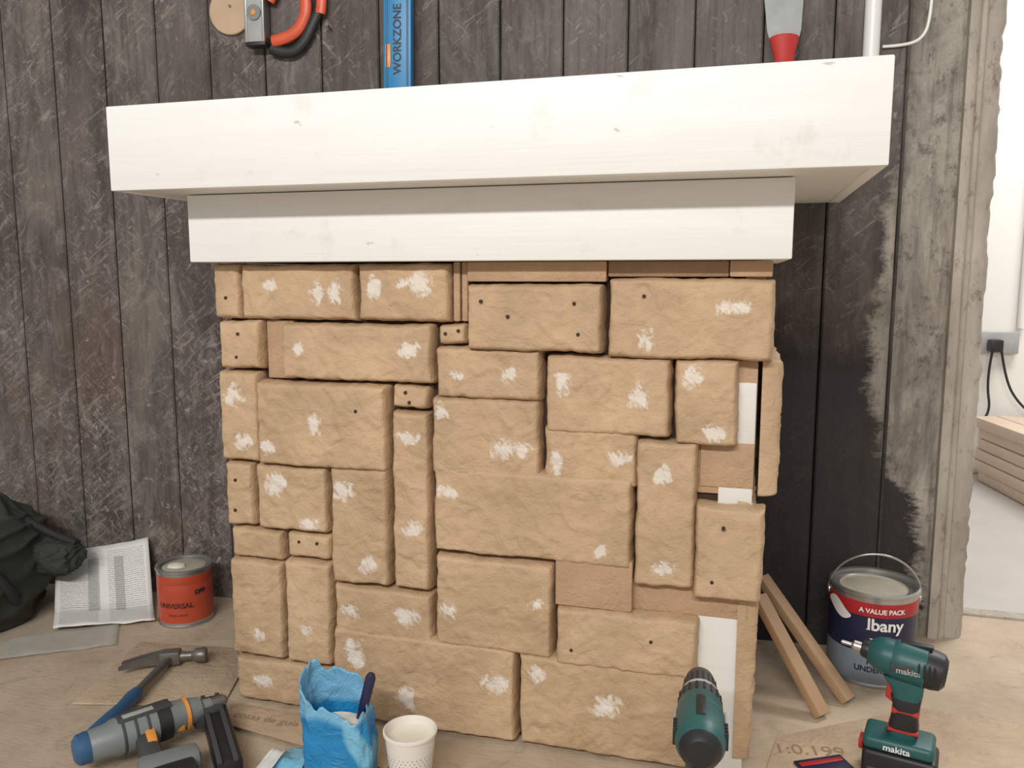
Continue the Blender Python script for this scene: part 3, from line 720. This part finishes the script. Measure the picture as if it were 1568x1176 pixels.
# ------------------------------------------------------------- paint can
pc=empty("paint_can",(.290,.478,0),(0,0,-.03)); R=.086
lathe("base",[(0,0),(R,0),(R+.002,.002),(R+.002,.006),(R,.008)],M_STEEL,pc,seg=64)
lathe("label_lower",[(R,.008),(R+.0004,.009),(R+.0004,.076)],M_CANGR,pc,seg=64)
lathe("label_navy",[(R+.0005,.074),(R+.0008,.075),(R+.0008,.152)],M_NAVY,pc,seg=64)
lathe("label_red",[(R+.0006,.150),(R+.001,.151),(R+.001,.178),(R,.179)],M_CANRED,pc,seg=64)
lathe("rim",[(R,.178),(R,.188),(R+.003,.190),(R+.003,.195),(R,.198),(R-.006,.196),(R-.007,.186),(R-.015,.184),(R-.017,.188),(R-.02,.186)],M_STEEL,pc,seg=64)
lathe("lid",[(R-.019,.187),(R-.022,.184),(0,.184)],M_LID,pc,seg=64)
text("print_1","Albany",.034,M_TXTW,pc,Matrix.Translation((.004,0,.124)),wrap=R+.0018,bold=.0008)
text("print_2","A VALUE PACK",.0135,M_TXTW,pc,Matrix.Rotation(.1,4,'Z')@Matrix.Translation((0,0,.159)),wrap=R+.0018,bold=.0004)
text("print_3","PRIMER\nUNDERCOAT",.016,M_NAVY,pc,Matrix.Rotation(.1,4,'Z')@Matrix.Translation((.0,0,.05)),wrap=R+.0012,bold=.0005)
text("print_4","Trade",.012,M_TXTW,pc,Matrix.Translation((0,0,.098)),wrap=R+.0014)
bm=bmesh.new(); P1=[]; P2=[]
for i in range(17):
    t=i/16; a=-1.35+.75*t; z=.160-.012*t+.006*math.sin(t*5)
    P1.append(bm.verts.new(((R+.0022)*math.sin(a),-(R+.0022)*math.cos(a),z-.018*math.sin(t*3.1)))); P2.append(bm.verts.new(((R+.0022)*math.sin(a),-(R+.0022)*math.cos(a),z+.004+.010*math.sin(t*3.1))))
for i in range(16): bm.faces.new((P1[i],P1[i+1],P2[i+1],P2[i]))
finish("print_swirl",bm,M_TXTW,pc)
pts=[(-(R+.004)*math.cos(math.pi*i/16),-.035*math.sin(math.pi*i/16),.172+.095*math.sin(math.pi*i/16)) for i in range(17)]
tube("bail_handle",pts,.0022,M_STEEL,pc)
for s in (-1,1): lathe("bail_ear",[(0,0),(.010,0),(.010,.003),(.005,.006),(0,.006)],M_STEEL,pc,(s*R,0,.172),(s,0,0),seg=18)

# ------------------------------------------------------------- stakes
def stake(name,p,q,w=.030,h=.018):
    p,q=Vector(p),Vector(q); e=empty(name,p); d=q-p
    quat=d.to_track_quat('Z','Y'); e.rotation_mode='QUATERNION'; e.rotation_quaternion=quat
    box("batten",(0,0,d.length/2),(w,h,d.length),M_STICK,e,.0012)
    return e
stake("wooden_stake",(.176,.243,.006),(.055,.36,.185))
stake("wooden_stake",(.230,.316,.006),(.062,.43,.200))
fp=empty("printed_floor_card")
extr("card",[(.05,-.05),(.16,-.05),(.62,.16),(.62,.30),(.36,.33),(.09,.15)],.003,M_FCARD,fp,Matrix.Translation((0,0,.0022)),.0006)
text("print","1:0.199",.042,M_TXTB,fp,Matrix.Translation((.145,.105,.0042))@Matrix.Rotation(.15,4,'Z'))
fq=empty("printed_floor_paper")
extr("card",[(-.93,-.085),(-.55,-.14),(-.53,-.02),(-.91,-.02)],.002,M_FCARD,fq,Matrix.Translation((0,0,.0082)),.0004)
text("print","cosas de guia",.026,M_TXTB,fq,Matrix.Translation((-.83,-.065,.0097))@Matrix.Rotation(.0,4,'Z'))
pm=empty("dark_pamphlet",(.165,.070,.006),(0,0,.5))
box("cover",(0,0,0),(.09,.05,.004),M_NAVY,pm,.0008); box("cover_band",(0,.012,.0024),(.08,.01,.001),M_CANRED,pm,.0002)

# ------------------------------------------------------------- camera, light, world
cam=bpy.data.cameras.new("camera"); co=bpy.data.objects.new("camera",cam); COL.objects.link(co); scene.camera=co
co.location=(0,-1.32,.8333); co.rotation_euler=(math.radians(90-7.514),0,math.radians(15.587))
cam.sensor_width=36; cam.lens=36*1253.4/1568; cam.clip_start=.02
def area(name,loc,target,sx,sy,e,col):
    l=bpy.data.lights.new(name,'AREA'); l.shape='RECTANGLE'; l.size=sx; l.size_y=sy; l.energy=e; l.color=col
    o=bpy.data.objects.new(name,l); COL.objects.link(o); o.location=loc
    o.rotation_euler=(Vector(target)-Vector(loc)).to_track_quat('-Z','Y').to_euler(); return o
area("ceiling_strip_light",(-.4,-3.3,2.55),(-.4,0,.6),2.4,.16,106,(1,.975,.94))
area("next_room_fill_light",(1.5,1.6,2.7),(1.4,1.9,0),1.2,.5,60,(1,.97,.93))  # unseen fill light, added to brighten the next room
w=bpy.data.worlds.new("world"); scene.world=w; w.use_nodes=True
w.node_tree.nodes["Background"].inputs[0].default_value=(1,.98,.955,1); w.node_tree.nodes["Background"].inputs[1].default_value=.45
scene.view_settings.view_transform='Standard'
